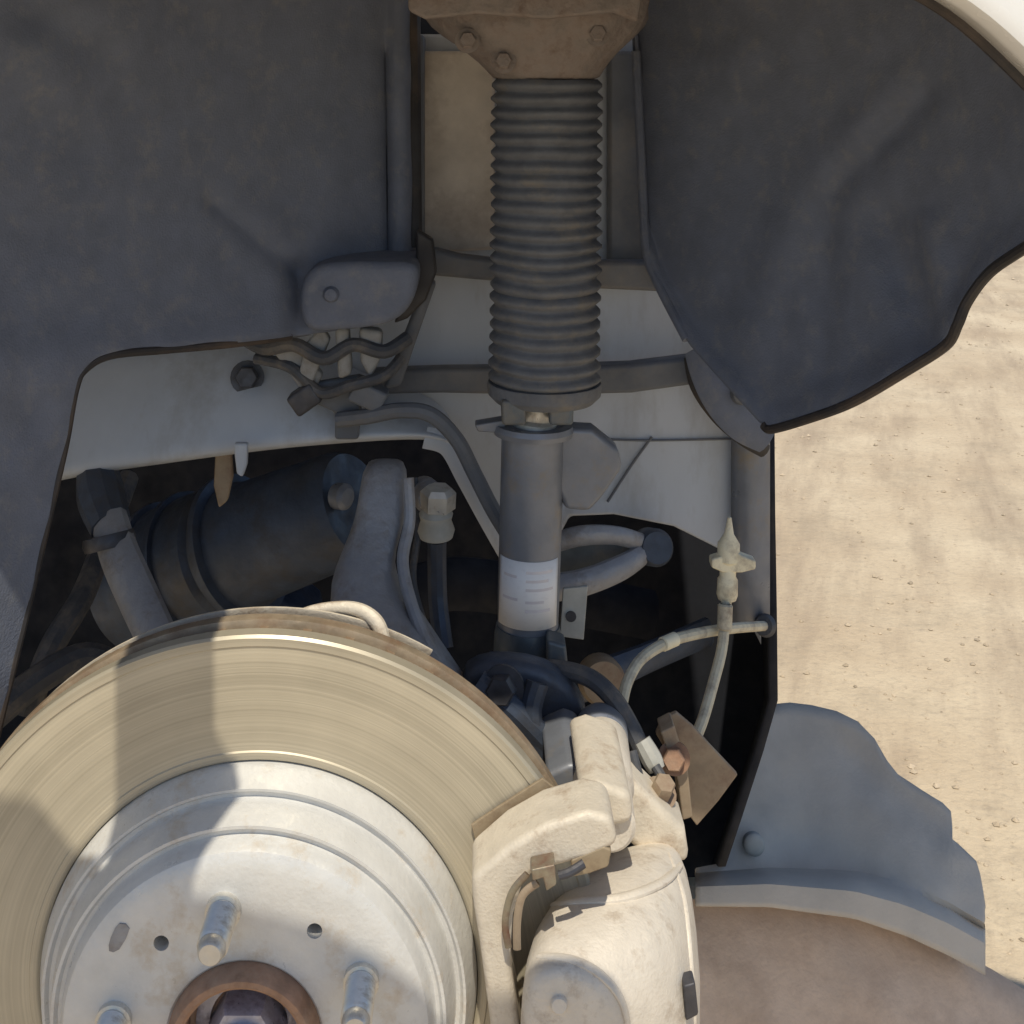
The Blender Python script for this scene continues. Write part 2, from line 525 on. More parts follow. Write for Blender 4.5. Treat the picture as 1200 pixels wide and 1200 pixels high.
# arch lip: (x, z) from the rear of the arch over the top to the free front end
ARCH = cr([(-0.47, -0.42), (-0.455, -0.25), (-0.40, -0.08), (-0.29, 0.04), (-0.15, 0.068), (-0.02, 0.072), (0.08, 0.062),
           (0.130, 0.050), (0.1717, 0.0337), (0.2037, 0.0074), (0.236, -0.030), (0.262, -0.085), (0.275, -0.14)], 5)
rows = []
npts = len(ARCH)
for i, (x, z) in enumerate(ARCH):
    x0, z0 = ARCH[max(i - 1, 0)]
    x1, z1 = ARCH[min(i + 1, npts - 1)]
    t = Vector((x1 - x0, z1 - z0)).normalized()
    nx, nz = -t.y, t.x                          # away from the wheel
    yl = 0.47
    def q(k, y): return (x + nx * k, y, z + nz * k)
    rows.append([q(0.0, yl + 0.022), q(-0.001, yl + 0.004), q(0.001, yl), q(0.006, yl - 0.001), q(0.03, yl + 0.008), q(0.07, yl + 0.026), q(0.13, yl + 0.045),
                 q(0.20, yl + 0.06), (x + nx * 0.26, yl + 0.075, max(z + nz * 0.26, 0.0) if nx > -0.75 else z + nz * .26)])
obj('fender', sheet(rows), M['white'], body, solid=0.0012, smooth=50)
obj('lip_seal', a_tube(bmesh.new(), [(x, .494, z) for x, z in ARCH], .0036), M['liner_edge'], body)
# hood, roof of the wheel arch and front corner: keep the sky out from above
hood = [(-1.6, 0.54), (0.10, 0.54), (0.45, 0.545), (0.52, 0.55), (0.50, 0.56), (0.46, 0.58), (0.38, 0.635), (0.30, 0.695), (0.22, 0.78), (0.19, 0.95), (0.15, 1.7), (-1.6, 1.7)]
bm = bmesh.new()
lo = [bm.verts.new((x, y, 0.27)) for x, y in hood]
hi = [bm.verts.new((x, y, 0.30 + 0.02 * min(1, (y - .57) * 3))) for x, y in hood]
bm.faces.new(lo); bm.faces.new(hi[::-1])
for i in range(len(hood)):
    j = (i + 1) % len(hood)
    bm.faces.new((lo[i], lo[j], hi[j], hi[i]))
obj('hood', bm, M['white'], body, bevel=0.006)
obj('sun_blocker', box((0.345, 0.615, 0.05), (0.13, 0.008, 0.46)), M['inner'], body, bevel=.002)  # added unseen plate, keeps a sliver of sun off the splash shield
# underbody masses far inside, dark
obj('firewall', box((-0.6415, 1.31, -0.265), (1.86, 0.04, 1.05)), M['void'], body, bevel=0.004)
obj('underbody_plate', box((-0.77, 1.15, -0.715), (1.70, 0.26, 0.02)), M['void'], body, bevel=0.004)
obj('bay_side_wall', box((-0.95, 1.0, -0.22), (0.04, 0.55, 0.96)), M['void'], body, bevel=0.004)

# inner panel (painted sheet behind the strut)
DP = 0.88
out = [(30, 40), (30, 470), (90, 470), (420, 470), (500, 500), (530, 512), (552, 548), (575, 590), (602, 640), (650, 640), (668, 606), (720, 604), (790, 618),
       (850, 648), (884, 690), (893, 760), (893, 40)]
obj('inner_panel', poly(out, DP, DP + 0.05), M['inner'], body, bevel=0.003)
# frame rail, its lower lip leaning towards the wheel
xs = [40, 78, 120, 200, 280, 340, 400, 460, 505, 528]
top = {40: 440, 78: 432, 120: 420, 200: 415, 280: 412, 340: 408, 400: 440, 460: 465, 505: 478, 528: 500}
bot = {40: 566, 78: 557, 120: 549, 200: 538, 280: 527, 340: 520, 400: 515, 460: 511, 505: 510, 528: 518}
rows = []
for x in xs:
    t_, b_ = top[x], bot[x]
    r = [W(x, t_ - 14, 0.877)]
    for k in range(7):
        f = k / 6
        r.append(W(x, t_ + (b_ - t_) * f, 0.862 - 0.045 * f - 0.006 * math.sin(f * math.pi)))
    r.append(W(x, b_ + 5, 0.826)); r.append(W(x, b_ + 4, 0.842)); r.append(W(x, b_ - 14, 0.874))
    rows.append(r)
obj('frame_rail', sheet(rows), M['inner'], body, sub=2)
# vertical flange that edges the opening on the strut side
obj('opening_flange', tube([(498, 512, .825), (526, 522, .825), (548, 560, .825), (572, 604, .825), (598, 650, .83)], 0.0075, flat=0.5), M['inner'], body)
# tower panels
obj('tower_panel', poly([(490, 60), (490, 296), (580, 292), (580, 60)], 0.865, 0.879, 0.87), M['tower'], body, bevel=0.003)
obj('tower_rib', poly([(478, 40), (478, 330), (497, 318), (497, 40)], 0.845, 0.879, 0.85), M['bar'], body, bevel=0.003)
obj('tower_panel', poly([(712, 60), (712, 334), (764, 330), (764, 60)], 0.866, 0.879, 0.87), M['bar'], body, bevel=0.003)
# crossbars
obj('crossbar', poly([(488, 286), (540, 299), (600, 306), (700, 306), (775, 306), (790, 342), (700, 338), (600, 331), (500, 322)], 0.842, 0.858, 0.845), M['bar'], body, bevel=0.003)
obj('crossbar', poly([(436, 434), (520, 431), (640, 430), (740, 426), (838, 414), (842, 446), (740, 460), (640, 463), (520, 460), (420, 462)], 0.842, 0.858, 0.845), M['bar'], body, bevel=0.003)
# panel seam lips
obj('panel_seam', tube([(690, 514, .878), (760, 516, .878), (868, 514, .878)], 0.0008), M['bar'], body)
obj('panel_seam', tube([(764, 512, .878), (740, 545, .878), (712, 588, .878)], 0.0009), M['bar'], body)
# end flange and side wall at the open front
rows = []
for y in (440, 520, 600, 680, 740):
    rows.append([W(858, y, 0.872), W(868, y, 0.866), W(884, y, 0.862), W(900, y, 0.868), W(906, y, 0.90), W(900, y, 0.96)])
obj('end_flange', sheet(rows), M['strut'], body, solid=0.002, smooth=60)
rows = []
for y, x in ((480, 905), (600, 906), (720, 908), (820, 909), (880, 892), (960, 866), (1014, 848)):
    rows.append([W(x - 8, y, 0.872), W(x, y, 0.874), W(x, y, 0.91), W(x - 2, y, 1.0), W(x - 6, y, 1.12), W(x - 12, y, 1.29)])
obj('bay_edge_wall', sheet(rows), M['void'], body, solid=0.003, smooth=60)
# bolt and hanging tabs on the rail
obj('rail_bolt', hexbolt(W(290, 442, 0.843), (0.1, -1, 0.2), 0.0075, 0.012), M['boltm'], body)
obj('rail_tab', poly([(273, 520), (290, 520), (289, 545), (284, 560), (277, 556)], 0.80, 0.806, 0.80), M['inner'], body, bevel=0.0015)
obj('rail_tab', poly([(252, 530), (270, 528), (272, 560), (266, 588), (256, 596), (250, 570)], 0.85, 0.857, 0.85), M['gold'], body, bevel=0.0015)

# ------------------------------------------------------------------ arch liners
def bump_line(x, y, ax, ay, bx, by, w):
    vx, vy = bx - ax, by - ay
    t = max(0, min(1, ((x - ax) * vx + (y - ay) * vy) / (vx * vx + vy * vy)))
    dx, dy = x - (ax + vx * t), y - (ay + vy * t)
    return math.exp(-(dx * dx + dy * dy) / (w * w))

ll = thing('arch_liner', 'dark grey plastic arch liner left of the strut with a rounded boss', 'arch liner', W(60, 800, .62))
YBL = [(-300, 900), (-14, 900), (10, 800), (34, 700), (66, 560), (82, 500), (92, 446), (97, 436), (108, 425), (125, 419), (150, 414), (250, 405), (330, 396), (420, 384), (470, 372), (480, 345), (484, 310)]
def DL(x, y):
    f = max(0.0, min(1.0, (x + 260) / 745))
    d = 0.505 + 0.335 * f ** 0.85
    d += 0.010 * math.sin(y / 140.0 + x / 260.0)
    d += 0.006 * bump_line(x, y, 245, 235, 345, 318, 11)                 # moulded groove
    d += 0.006 * bump_line(x, y, 451, 60, 455, 300, 6)
    d -= 0.010 * bump_line(x, y, 468, -100, 472, 320, 12)
    d += 0.008 * bump_line(x, y, 350, 315, 346, 385, 14)
    d -= 0.012 * bump_line(x, y, 60, 60, 130, 30, 55)
    d += 0.007 * bump_line(x, y, 40, 20, 110, 60, 26)
    d -= 0.008 * math.exp(-((y - 430) / 60.0) ** 2)
    d += 0.003 * mnoise.noise((x / 60, y / 60, 3))
    return d
rows = []
xs = [-300, -250, -200, -160, -120, -90, -60, -40, -26, -14, -8, -2, 4] + list(range(10, 84, 5)) + [84, 87, 90, 92, 94, 97, 100, 104, 108, 114, 120] + list(range(128, 440, 8)) + [442, 446, 449, 452, 455, 458, 462, 466, 470, 474, 478, 481, 484]
for x in xs:
    yb = lerp1(YBL, x)
    n = 64
    rows.append([W(x, y, DL(x, y)) for y in (-200 + (yb + 200) * k / n for k in range(n + 1))])
obj('liner_shell', sheet(rows), M['liner'], ll, solid=0.004, smooth=75)
edge = [(484, -150), (484, 0), (485, 150), (486, 290)]
obj('edge_lip', tube([(x, y, DL(x, y) - 0.003) for x, y in edge], 0.005), M['liner_edge'], ll)
edge = [(340, 394), (270, 403), (190, 410), (130, 416), (100, 432), (88, 455), (76, 520), (60, 590), (34, 700), (10, 800), (-14, 900)]
obj('edge_lip', tube([(x, y, DL(x, y)) for x, y in edge], 0.0024), M['liner_edge'], ll)
bs = smooth_closed([(352, 352), (362, 318), (392, 307), (450, 306), (487, 310), (488, 340), (474, 366), (448, 380), (400, 386), (362, 384)], 4)
bo = obj('boss', poly(bs, 0.765, 0.83, 0.77), M['liner'], ll, bevel=0.006, segs=4)
obj('boss_pin', lathe([(0, -0.004), (.0035, -0.003), (.005, 0), (.005, .006)], W(388, 345, 0.765), (0, 1, 0), seg=16), M['liner'], bo)
obj('boss_strap', poly([(488, 268), (508, 280), (512, 318), (500, 350), (478, 372), (462, 378), (476, 340), (488, 310)], 0.795, 0.806, 0.80), M['liner_edge'], ll, bevel=0.002)

lr = thing('arch_liner', 'dark grey plastic arch liner right of the strut, free lower edge over pale ground', 'arch liner', W(905, 500, .80))
YB = [(738, -30), (745, 60), (752, 200), (757, 290), (770, 330), (805, 398), (840, 438), (868, 468), (895, 497), (905, 502), (950, 489), (1000, 470), (1060, 435), (1108, 404), (1122, 380),
      (1134, 352), (1160, 318), (1200, 290), (1260, 250), (1340, 190)]
def DRR(x, y):
    f = max(0.0, min(1.0, (x - 738) / 560))
    d = 0.855 - 0.335 * f ** 0.9
    d += 0.030 * math.sin(math.pi * max(0, min(1, (y + 150) / 600))) * math.sin(math.pi * f)
    d += 0.007 * bump_line(x, y, 985, 215, 1092, 108, 16)
    d -= 0.006 * bump_line(x, y, 960, 205, 1062, 95, 22)
    d += 0.011 * bump_line(x, y, 1045, 262, 1090, 400, 26)
    d -= 0.007 * bump_line(x, y, 1092, 262, 1116, 380, 12)
    d -= 0.006 * bump_line(x, y, 930, 255, 880, 400, 24)
    d += 0.004 * bump_line(x, y, 975, 230, 965, 440, 16)
    d -= 0.006 * bump_line(x, y, 862, 90, 880, 70, 20)
    d += 0.004 * bump_line(x, y, 790, 40, 850, 40, 24)
    d -= 0.012 * math.exp(-((lerp1(YB, x) - y) / 26.0) ** 2)
    d += 0.003 * mnoise.noise((x / 55, y / 55, 9))
    return d
cols = []
xs = [738, 741, 744, 747, 750, 753, 756, 759, 763, 767, 772, 780, 790, 800, 812, 825, 838, 852, 866, 880, 893, 905] + list(range(916, 1340, 9))
for x in xs:
    yb = lerp1(YB, x)
    cols.append([W(x, y, DRR(x, y)) for y in (-230 + (yb + 230) * (1 - (1 - k / 52) ** 1.3) for k in range(53))])
obj('liner_shell', sheet(cols), M['liner'], lr, solid=0.004, smooth=75)
e2 = [(x, y) for x, y in YB if x >= 895]
obj('edge_lip', tube([(x, y + 1, DRR(x, y) - 0.002) for x, y in e2], 0.0026), M['liner_edge'], lr)
e3 = [(745, 60), (752, 200), (757, 290), (770, 330), (805, 398)]
obj('edge_lip', tube([(x, y, DRR(x, y) - 0.001) for x, y in e3], 0.003), M['liner'], lr)
obj('seal_strip', tube([(812, 410, .825), (826, 436, .822), (846, 468, .82), (870, 496, .82), (898, 516, .825)], [.006, .010, .0125, .012, .009], flat=0.5), M['liner'], lr)
obj('seal_strip', tube([(808, 418, .83), (818, 452, .828), (842, 486, .828), (872, 512, .83), (896, 528, .84)], [.004, .0055, .006, .006, .005], flat=0.6), M['liner_edge'], lr)
obj('liner_clip', lathe([(0, -.005), (.005, -.004), (.007, 0), (.007, .005)], W(868, 462, .815), (0, 1, 0), seg=16), M['bar'], lr)

# ------------------------------------------------------------------ suspension strut
DS = 0.76
st = thing('suspension_strut', 'grey suspension strut with ribbed black bellows, standing upright behind the brake', 'strut', W(618, 790, DS))
pt, pb = W(641, 93, DS), W(638, 449, DS)
ax = (pt - pb).normalized()
H = (pt - pb).length
k = K(DS)
prof = [(0.0, 0), (62 * k, 0)]
NR = 23
for i in range(NR):
    h0 = (i + 0.08) / NR * H
    p = H / NR
    jit = random.uniform(-.9, .7) * k
    h0 += random.uniform(-.07, .07) * p
    prof += [(59.0 * k, h0), (62 * k, h0 + .16 * p), (65.5 * k + jit, h0 + .36 * p), (65.5 * k + jit, h0 + .56 * p), (62 * k, h0 + .76 * p), (59.0 * k, h0 + .92 * p)]
prof += [(60 * k, H), (0, H)]
bm = lathe(prof, pb, ax, seg=72)
for v in bm.verts:
    q_ = v.co * 38
    v.co += ax * (0.0011 * mnoise.noise(q_)) + Vector((1, 0, 0)) * 0.0007 * mnoise.noise(v.co * 90)
obj('bellows', bm, M['rubber'], st, smooth=60)
obj('bellows_seat', lathe([(0, -.010), (58 * k, -.010), (66 * k, -.006), (67 * k, -.001), (66 * k, .001), (0, .001)], pb, ax, seg=60), M['rubber'], st)
# rusty top mount: tapered casting with lumps
secs = []
for (hw, y, dp) in ((62, 98, .030), (66, 84, .034), (84, 62, .040), (112, 40, .046), (132, 22, .050), (136, 4, .052), (134, -40, .052)):
    c = W(640 - (hw - 62) * 0.18, y, DS)
    s = []
    for j in range(28):
        a = 2 * math.pi * j / 28
        ca, sa = math.cos(a), math.sin(a)
        rx = hw * K(DS) * (abs(ca) ** 0.75) * (1 if ca > 0 else -1)
        ry = dp * (abs(sa) ** 0.75) * (1 if sa > 0 else -1)
        n = 1 + 0.20 * mnoise.noise((rx * 60, ry * 60, y / 14)) * min(1, (98 - y) / 30)
        s.append(c + Vector((rx * n, ry * n, 0)))
    secs.append(s)
tm = obj('top_mount', loft(secs), M['mount'], st, sub=1)
for bx, by in ((548, 48), (590, 72), (700, 40)):
    obj('mount_bolt', hexbolt(W(bx, by, DS - (.040 if bx != 590 else .036)), (0, -1, .1), .0048, .006), M['mount'], tm)
obj('mount_plate', poly([(478, -30), (478, 12), (498, 22), (560, 16), (640, 22), (720, 14), (748, 26), (752, 0), (752, -30)], 0.69, 0.70, 0.69), M['mount'], tm, bevel=0.002)
# piston neck under the bellows
n0, n1 = W(626, 502, DS), W(630, 462, DS)
obj('piston_neck', lathe([(0, 0), (26 * k, 0), (26 * k, .004), (22 * k, .006), (22 * k, .02)], n0, (n1 - n0), seg=32), M['steel'], st)
for cx in (602, 657):
    obj('neck_lug', poly([(cx - 15, 466), (cx + 15, 466), (cx + 14, 496), (cx - 14, 496)], DS - .026, DS + .004, DS - .02), M['strut_low'], st, bevel=0.002)
t0, t1 = W(617, 790, DS), W(625, 498, DS)
axt = (t1 - t0).normalized()
HT = (t1 - t0).length
obj('tube', lathe([(0, 0), (34 * k, 0), (36 * k, HT * .30), (37 * k, HT * .965), (40 * k, HT * .97), (40 * k, HT * .995), (37 * k, HT), (0, HT)], t0, axt, seg=56), M['strut'], st)
obj('collar', lathe([(36 * k, -.003), (46 * k, -.003), (48 * k, 0), (46 * k, .003), (36 * k, .003)], t0 + axt * HT * .985, axt, seg=40), M['strut'], st)
obj('collar_tab', poly([(556, 494), (592, 488), (592, 504), (560, 502)], DS - .008, DS + .004, DS), M['strut'], st, bevel=0.001)
obj('side_bracket', poly([(650, 498), (694, 500), (724, 524), (728, 546), (706, 578), (690, 596), (662, 594), (648, 560)], DS - .006, DS + .012, DS), M['strut'], st, bevel=0.003, segs=2)
# sticker wrapped round the tube
def arc_patch(bm, o, axv, r, h0, h1, a0, a1, n=16):
    u = Vector((1, 0, 0)); u = (u - axv * u.dot(axv)).normalized(); v = axv.cross(u)
    g = [[o + axv * h + (u * math.cos(t) + v * math.sin(t)) * r for t in (a0 + (a1 - a0) * i / n for i in range(n + 1))] for h in (h0, (h0 + h1) / 2, h1)]
    return a_sheet(bm, g)
# facing direction of the lens on this frame
u_ = Vector((1, 0, 0)); u_ = (u_ - axt * u_.dot(axt)).normalized(); v_ = axt.cross(u_)
fa = math.atan2(-v_.y, -u_.y)
kk = HT / (790 - 498)
fs = math.atan2(Vector((0, -1, 0)).dot(v_), Vector((0, -1, 0)).dot(u_))
obj('sticker', arc_patch(bmesh.new(), t0, axt, 36.4 * k, (790 - 724) * kk, (790 - 646) * kk, fs - 1.25, fs + 1.05), M['sticker'], st, solid=0.0004)
M['print'] = mat('faded_print', (0.68, 0.645, 0.67), rough=0.5, var=0.1, bump=0)
for yy, a_, b_ in ((658, -.15, .75), (668, -.15, .60), (678, -.15, .80), (692, -.15, .45), (702, -.15, .70), (664, -.95, -.45), (690, -1.0, -.40)):
    obj('print_line', arc_patch(bmesh.new(), t0, axt, 36.9 * k, (790 - yy - 1.6) * kk, (790 - yy + 1.6) * kk, fs + a_, fs + b_, 8), M['print'], st)
obj('lower_clamp', lathe([(0, -.008), (38 * k, -.008), (40 * k, 0), (39 * k, .024), (37 * k, .029), (0, .029)], t0, axt, seg=40), M['strut_low'], st)
obj('clamp_ear', poly([(640, 742), (662, 748), (666, 790), (640, 796)], DS - .03, DS - .012, DS - .02), M['strut_low'], st, bevel=0.002)
tg = obj('tag', poly([(660, 690), (689, 687), (684, 750), (656, 746)], DS + .016, DS + .019, DS + .016), M['tagm'], st, bevel=0.0005)
obj('tag_hole', lathe([(0, -.0012), (.0032, -.0012), (.0032, .002)], W(669, 722, DS + .016), (0, 1, 0), seg=14), M['boltm'], tg)

# ------------------------------------------------------------------ steering knuckle behind the rotor
kn = thing('steering_knuckle', 'grey cast aluminium knuckle arm rising behind the rotor, left of the strut', 'knuckle', W(440, 800, .72))
sec = []
for (xc, y, hw, d, th) in ((452, 536, 25, .775, .012), (450, 570, 28, .770, .016), (446, 610, 30, .760, .018), (432, 645, 31, .748, .019), (424, 680, 38, .735, .021), (438, 715, 50, .722, .024),
                           (462, 755, 52, .71, .026), (490, 810, 60, .70, .03), (520, 880, 80, .69, .034)):
    c = W(xc, y, d)
    hwm = hw * K(d)
    s = []
    for j in range(16):
        a = 2 * math.pi * j / 16
        ca, sa = math.cos(a), math.sin(a)
        s.append(c + Vector((hwm * math.copysign(abs(ca) ** .6, ca), th * math.copysign(abs(sa) ** .6, sa), 0)))
    sec.append(s)
ka = obj('knuckle_arm', loft(sec), M['alu'], kn, sub=1)
obj('arm_rib', tube([(478, 560, .752), (480, 610, .745), (472, 660, .73), (486, 720, .71), (512, 780, .70)], .0035), M['alu'], kn)
obj('knuckle_casting', poly(smooth_closed([(540, 800), (575, 778), (640, 786), (680, 820), (690, 870), (660, 905), (600, 880), (560, 850)], 3), .702, .722, .702), M['alu_dark'], kn, bevel=0.006, segs=3)
obj('casting_web', tube([(560, 800, .695), (600, 830, .69), (640, 870, .69)], .007), M['alu_dark'], kn)
obj('casting_web', tube([(630, 800, .695), (622, 840, .69), (640, 890, .69)], .006), M['alu_dark'], kn)
obj('casting_ear', poly([(636, 884), (666, 870), (684, 878), (684, 914), (650, 916)], .64, .70, .66), M['strut'], kn, bevel=0.003)
obj('clamp_bolt', hexbolt(W(590, 805, .695), (-.2, -1, .2), .008, .012), M['boltm'], kn)

bj = thing('ball_joint', 'pale ball joint with dusty rubber boot beside the knuckle arm', 'ball joint', W(512, 640, .79))
o_ = W(511, 628, .79)
obj('boot', lathe([(0, 0), (20 * K(.79), 0), (22 * K(.79), .004), (18 * K(.79), .010), (20 * K(.79), .014), (14 * K(.79), .020), (0, .020)], o_, (0, -.1, 1), seg=28), M['tagm'], bj)
obj('stud_nut', lathe([(0, .018), (.011, .018), (.011, .028), (.008, .031), (0, .031)], o_, (0.05, -.12, 1), seg=6), M['steel'], bj)
obj('eye', lathe([(0, -.012), (.008, -.012), (.010, -.008), (.010, .008), (.008, .012), (0, .012)], W(500, 580, .80), (0.3, -1, 0.1), seg=24), M['alu'], bj)
obj('joint_stem', tube([(512, 634, .79), (513, 700, .79), (520, 760, .78)], .006), M['alu_dark'], bj)

# ------------------------------------------------------------------ links, drive unit and pipes in the bay
tr = thing('tie_rod', 'grey slanting tie rod in the dark gap left of the knuckle', 'tie rod', W(190, 780, .74))
obj('rod', tube([(128, 610, .80), (140, 650, .78), (162, 700, .76), (186, 752, .74), (205, 800, .72)], [.012, .0125, .0125, .012, .012], flat=.7), M['alu'], tr)
obj('rod_end', tube([(112, 540, .84), (118, 580, .82), (130, 618, .80)], [.012, .015, .0125]), M['alu_dark'], tr)
obj('rod_collar', lathe([(0, -.004), (.015, -.004), (.016, 0), (.015, .004), (0, .004)], W(128, 634, .788), (0.25, -.25, -1), seg=28), M['boltm'], tr)

dm = thing('drive_unit', 'dark blue grey drive unit housing deep in the gap above the rotor', 'drive unit', W(310, 720, 1.0))
p0, p1 = W(150, 690, 1.02), W(416, 590, .93)
axd = (p1 - p0).normalized(); LD = (p1 - p0).length
obj('housing', lathe([(0, 0), (.040, 0), (.050, .008), (.050, LD * .45), (.046, LD * .47), (.046, LD * .56), (.044, LD * .58), (.040, LD * .96), (.036, LD), (0, LD)], p0, axd, seg=56), M['alu_dark'], dm)
for f in (.2, .32, .52):
    obj('housing_rib', lathe([(.044, -.003), (.054, -.003), (.0545, 0), (.054, .003), (.044, .003)], p0 + axd * LD * f, axd, seg=48), M['alu_dark'], dm)
obj('end_cap', lathe([(0, .006), (.006, .005), (.009, .002), (.009, -.006)], W(402, 582, .905), (.75, -.6, .1), seg=28), M['strut'], dm)
obj('lower_case', poly(smooth_closed([(180, 700), (260, 690), (330, 700), (370, 740), (300, 800), (200, 800)], 3), .99, 1.06, 1.0), M['alu_dark'], dm, bevel=0.008, segs=3)

def hose(name, label, cat, pp, r, m, **kw):
    return tag(obj(name, tube(pp, r, **kw), m), label, cat)

hose('coolant_hose', 'thin black hose along the left edge of the dark gap', 'hose', [(30, 840, .80), (60, 760, .82), (96, 700, .85), (120, 640, .90), (150, 560, .96)], .008, M['hose'])
hose('coolant_hose', 'black hose curving low behind the left end of the rotor', 'hose', [(-20, 850, .76), (40, 800, .78), (100, 770, .80), (150, 790, .80)], .009, M['hose'])
hose('bay_wire', 'thin dark wire hanging between knuckle arm and ball joint', 'wire', [(486, 560, .80), (490, 620, .79), (484, 680, .78), (500, 740, .77)], .0022, M['hose'])
hose('brake_pipe', 'dark pipe bending over the frame rail and down beside the strut', 'pipe', [(396, 492, .80), (430, 488, .795), (470, 481, .79), (505, 486, .79), (535, 515, .79), (556, 555, .79), (578, 598, .79), (604, 640, .79)], .0048, M['bar'])
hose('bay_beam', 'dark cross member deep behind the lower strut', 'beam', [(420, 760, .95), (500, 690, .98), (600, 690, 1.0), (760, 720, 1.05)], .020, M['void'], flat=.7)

ca = thing('control_arm', 'dusty tan control arm forked just right of the strut tube', 'control arm', W(720, 700, .84))
obj('fork_bar', tube([(640, 640, .83), (680, 628, .83), (725, 628, .835), (762, 640, .85)], [.006, .0065, .006, .006], flat=.7), M['alu'], ca)
obj('fork_bar', tube([(640, 690, .82), (685, 682, .82), (730, 664, .83), (764, 642, .85)], [.009, .0085, .008, .006], flat=.7), M['alu'], ca)
obj('fork_web', poly([(648, 640), (700, 636), (752, 642), (720, 660), (670, 676), (648, 680)], .845, .851, .845), M['strut_low'], ca, bevel=0.001)
obj('fork_eye', lathe([(0, -.012), (.010, -.012), (.012, -.008), (.012, .008), (.010, .012), (0, .012)], W(764, 641, .852), (.2, -1, .3), seg=24), M['alu_dark'], ca)
la = thing('lower_link', 'dark tan link lying low between strut and hose', 'link', W(700, 800, .85))
obj('link_bar', tube([(640, 812, .84), (700, 795, .85), (760, 770, .87), (830, 740, .90)], [.012, .012, .010, .010], flat=.6), M['alu_dark'], la)
obj('link_bush', lathe([(0, -.010), (.013, -.010), (.015, -.006), (.015, .006), (.013, .010), (0, .010)], W(704, 796, .838), (.1, -1, .2), seg=28), M['gold'], la)

# ------------------------------------------------------------------ wiring clips on the frame rail
wh = thing('wire_harness', 'dusty grey wiring clips and loom bunched on the frame rail under the boss', 'wiring', W(390, 520, .80))
obj('loom_clip', poly([(310, 400), (334, 390), (378, 440), (368, 460), (350, 454)], .80, .81, .80), M['dirtyfoam'], wh, bevel=0.002)
obj('loom_clip', poly([(360, 400), (378, 380), (388, 396), (366, 450), (350, 440)], .795, .803, .80), M['dirtyfoam'], wh, bevel=0.002)
obj('loom_clip', poly([(392, 384), (408, 384), (412, 440), (396, 446)], .79, .803, .79), M['dirtyfoam'], wh, bevel=0.003)
obj('loom_clip', poly([(420, 384), (448, 388), (446, 420), (434, 446), (422, 424)], .79, .803, .79), M['dirtyfoam'], wh, bevel=0.003)
obj('loom_bracket', poly([(346, 446), (372, 448), (420, 440), (438, 446), (424, 470), (420, 516), (392, 516), (392, 484), (370, 474)], .806, .813, .806), M['bar'], wh, bevel=0.002)
obj('loom_strap', poly([(498, 326), (512, 330), (486, 404), (470, 452), (448, 456), (462, 420), (478, 380)], .812, .824, .815), M['bar'], wh, bevel=0.003)
obj('loom', tube([(280, 392, .81), (310, 408, .80), (345, 404, .795), (380, 420, .79), (414, 404, .79), (450, 412, .79), (478, 396, .80)], .0045), M['hose'], wh)
obj('loom', tube([(300, 420, .81), (340, 430, .80), (376, 460, .795), (410, 452, .79), (450, 440, .79), (470, 420, .80)], .0036), M['hose'], wh)
obj('loom_plug', box(W(432, 462, .80), (.022, .018, .014), Matrix.Rotation(R(25), 3, 'Y')), M['bar'], wh, bevel=0.002)
obj('loom_plug', box(W(358, 466, .80), (.018, .016, .014), Matrix.Rotation(R(-35), 3, 'Y')), M['boltm'], wh, bevel=0.002)

# ------------------------------------------------------------------ brake rotor
RC = W(303, 1150, .60)                      # rotor axis point in the friction face plane
AX = Vector((0, 1, 0))
ro = thing('brake_rotor', 'bare steel vented brake rotor with silver hat at the bottom left', 'brake rotor', RC)
y = 0.0
ringp = [(.1015, .002), (.1025, 0.0005), (.1035, 0.0), (.106, 0.0), (.1066, .0007), (.1546, .0007), (.1552, .0), (.1588, 0.0), (.160, .0012), (.160, .0085), (.1575, .0095), (.104, .0095), (.1015, .0085), (.1015, .002)]
obj('friction_ring', lathe(ringp, RC, AX, seg=160), M['ring'], ro, smooth=30)
rp2 = [(.1015, .0175), (.1575, .0175), (.160, .0185), (.160, .0252), (.1588, .0262), (.1015, .0262), (.1015, .0175)]
obj('inner_ring', lathe(rp2, RC, AX, seg=160), M['edge_rot'], ro, smooth=30)
vm = None
for i in range(48):
    a = 2 * math.pi * i / 48
    if vm is None:
        bm = box((.131, .0135, 0), (.052, .0086, .0042))
        me = bpy.data.meshes.new('vane'); bm.to_mesh(me); bm.free(); me.materials.append(M['edge_rot']); vm = me
    o = bpy.data.objects.new('vane', vm); C.objects.link(o); o.parent = ro
    o.rotation_euler = (0, a, 0)
hp = [(.1012, .0262), (.1012, .004), (.1010, -.0005), (.0998, -.003), (.0972, -.0105), (.0962, -.0130), (.0950, -.0128), (.0936, -.0108), (.0918, -.0106), (.0911, -.0120), (.0910, -.0150), (.0885, -.0245), (.0876, -.0272), (.0862, -.0272),
      (.0848, -.0252), (.0832, -.0250), (.0825, -.0266), (.0822, -.0300), (.0800, -.0336), (.0772, -.0352), (.0735, -.0360), (.069, -.0363), (.060, -.0363), (.040, -.0363), (.0345, -.0363), (.0335, -.0355), (.0335, -.024), (.080, -.024), (.0975, .006), (.0975, .0262), (.1012, .0262)]
hat = obj('hat', lathe(hp, RC, AX, seg=128), M['hat'], ro, smooth=28)
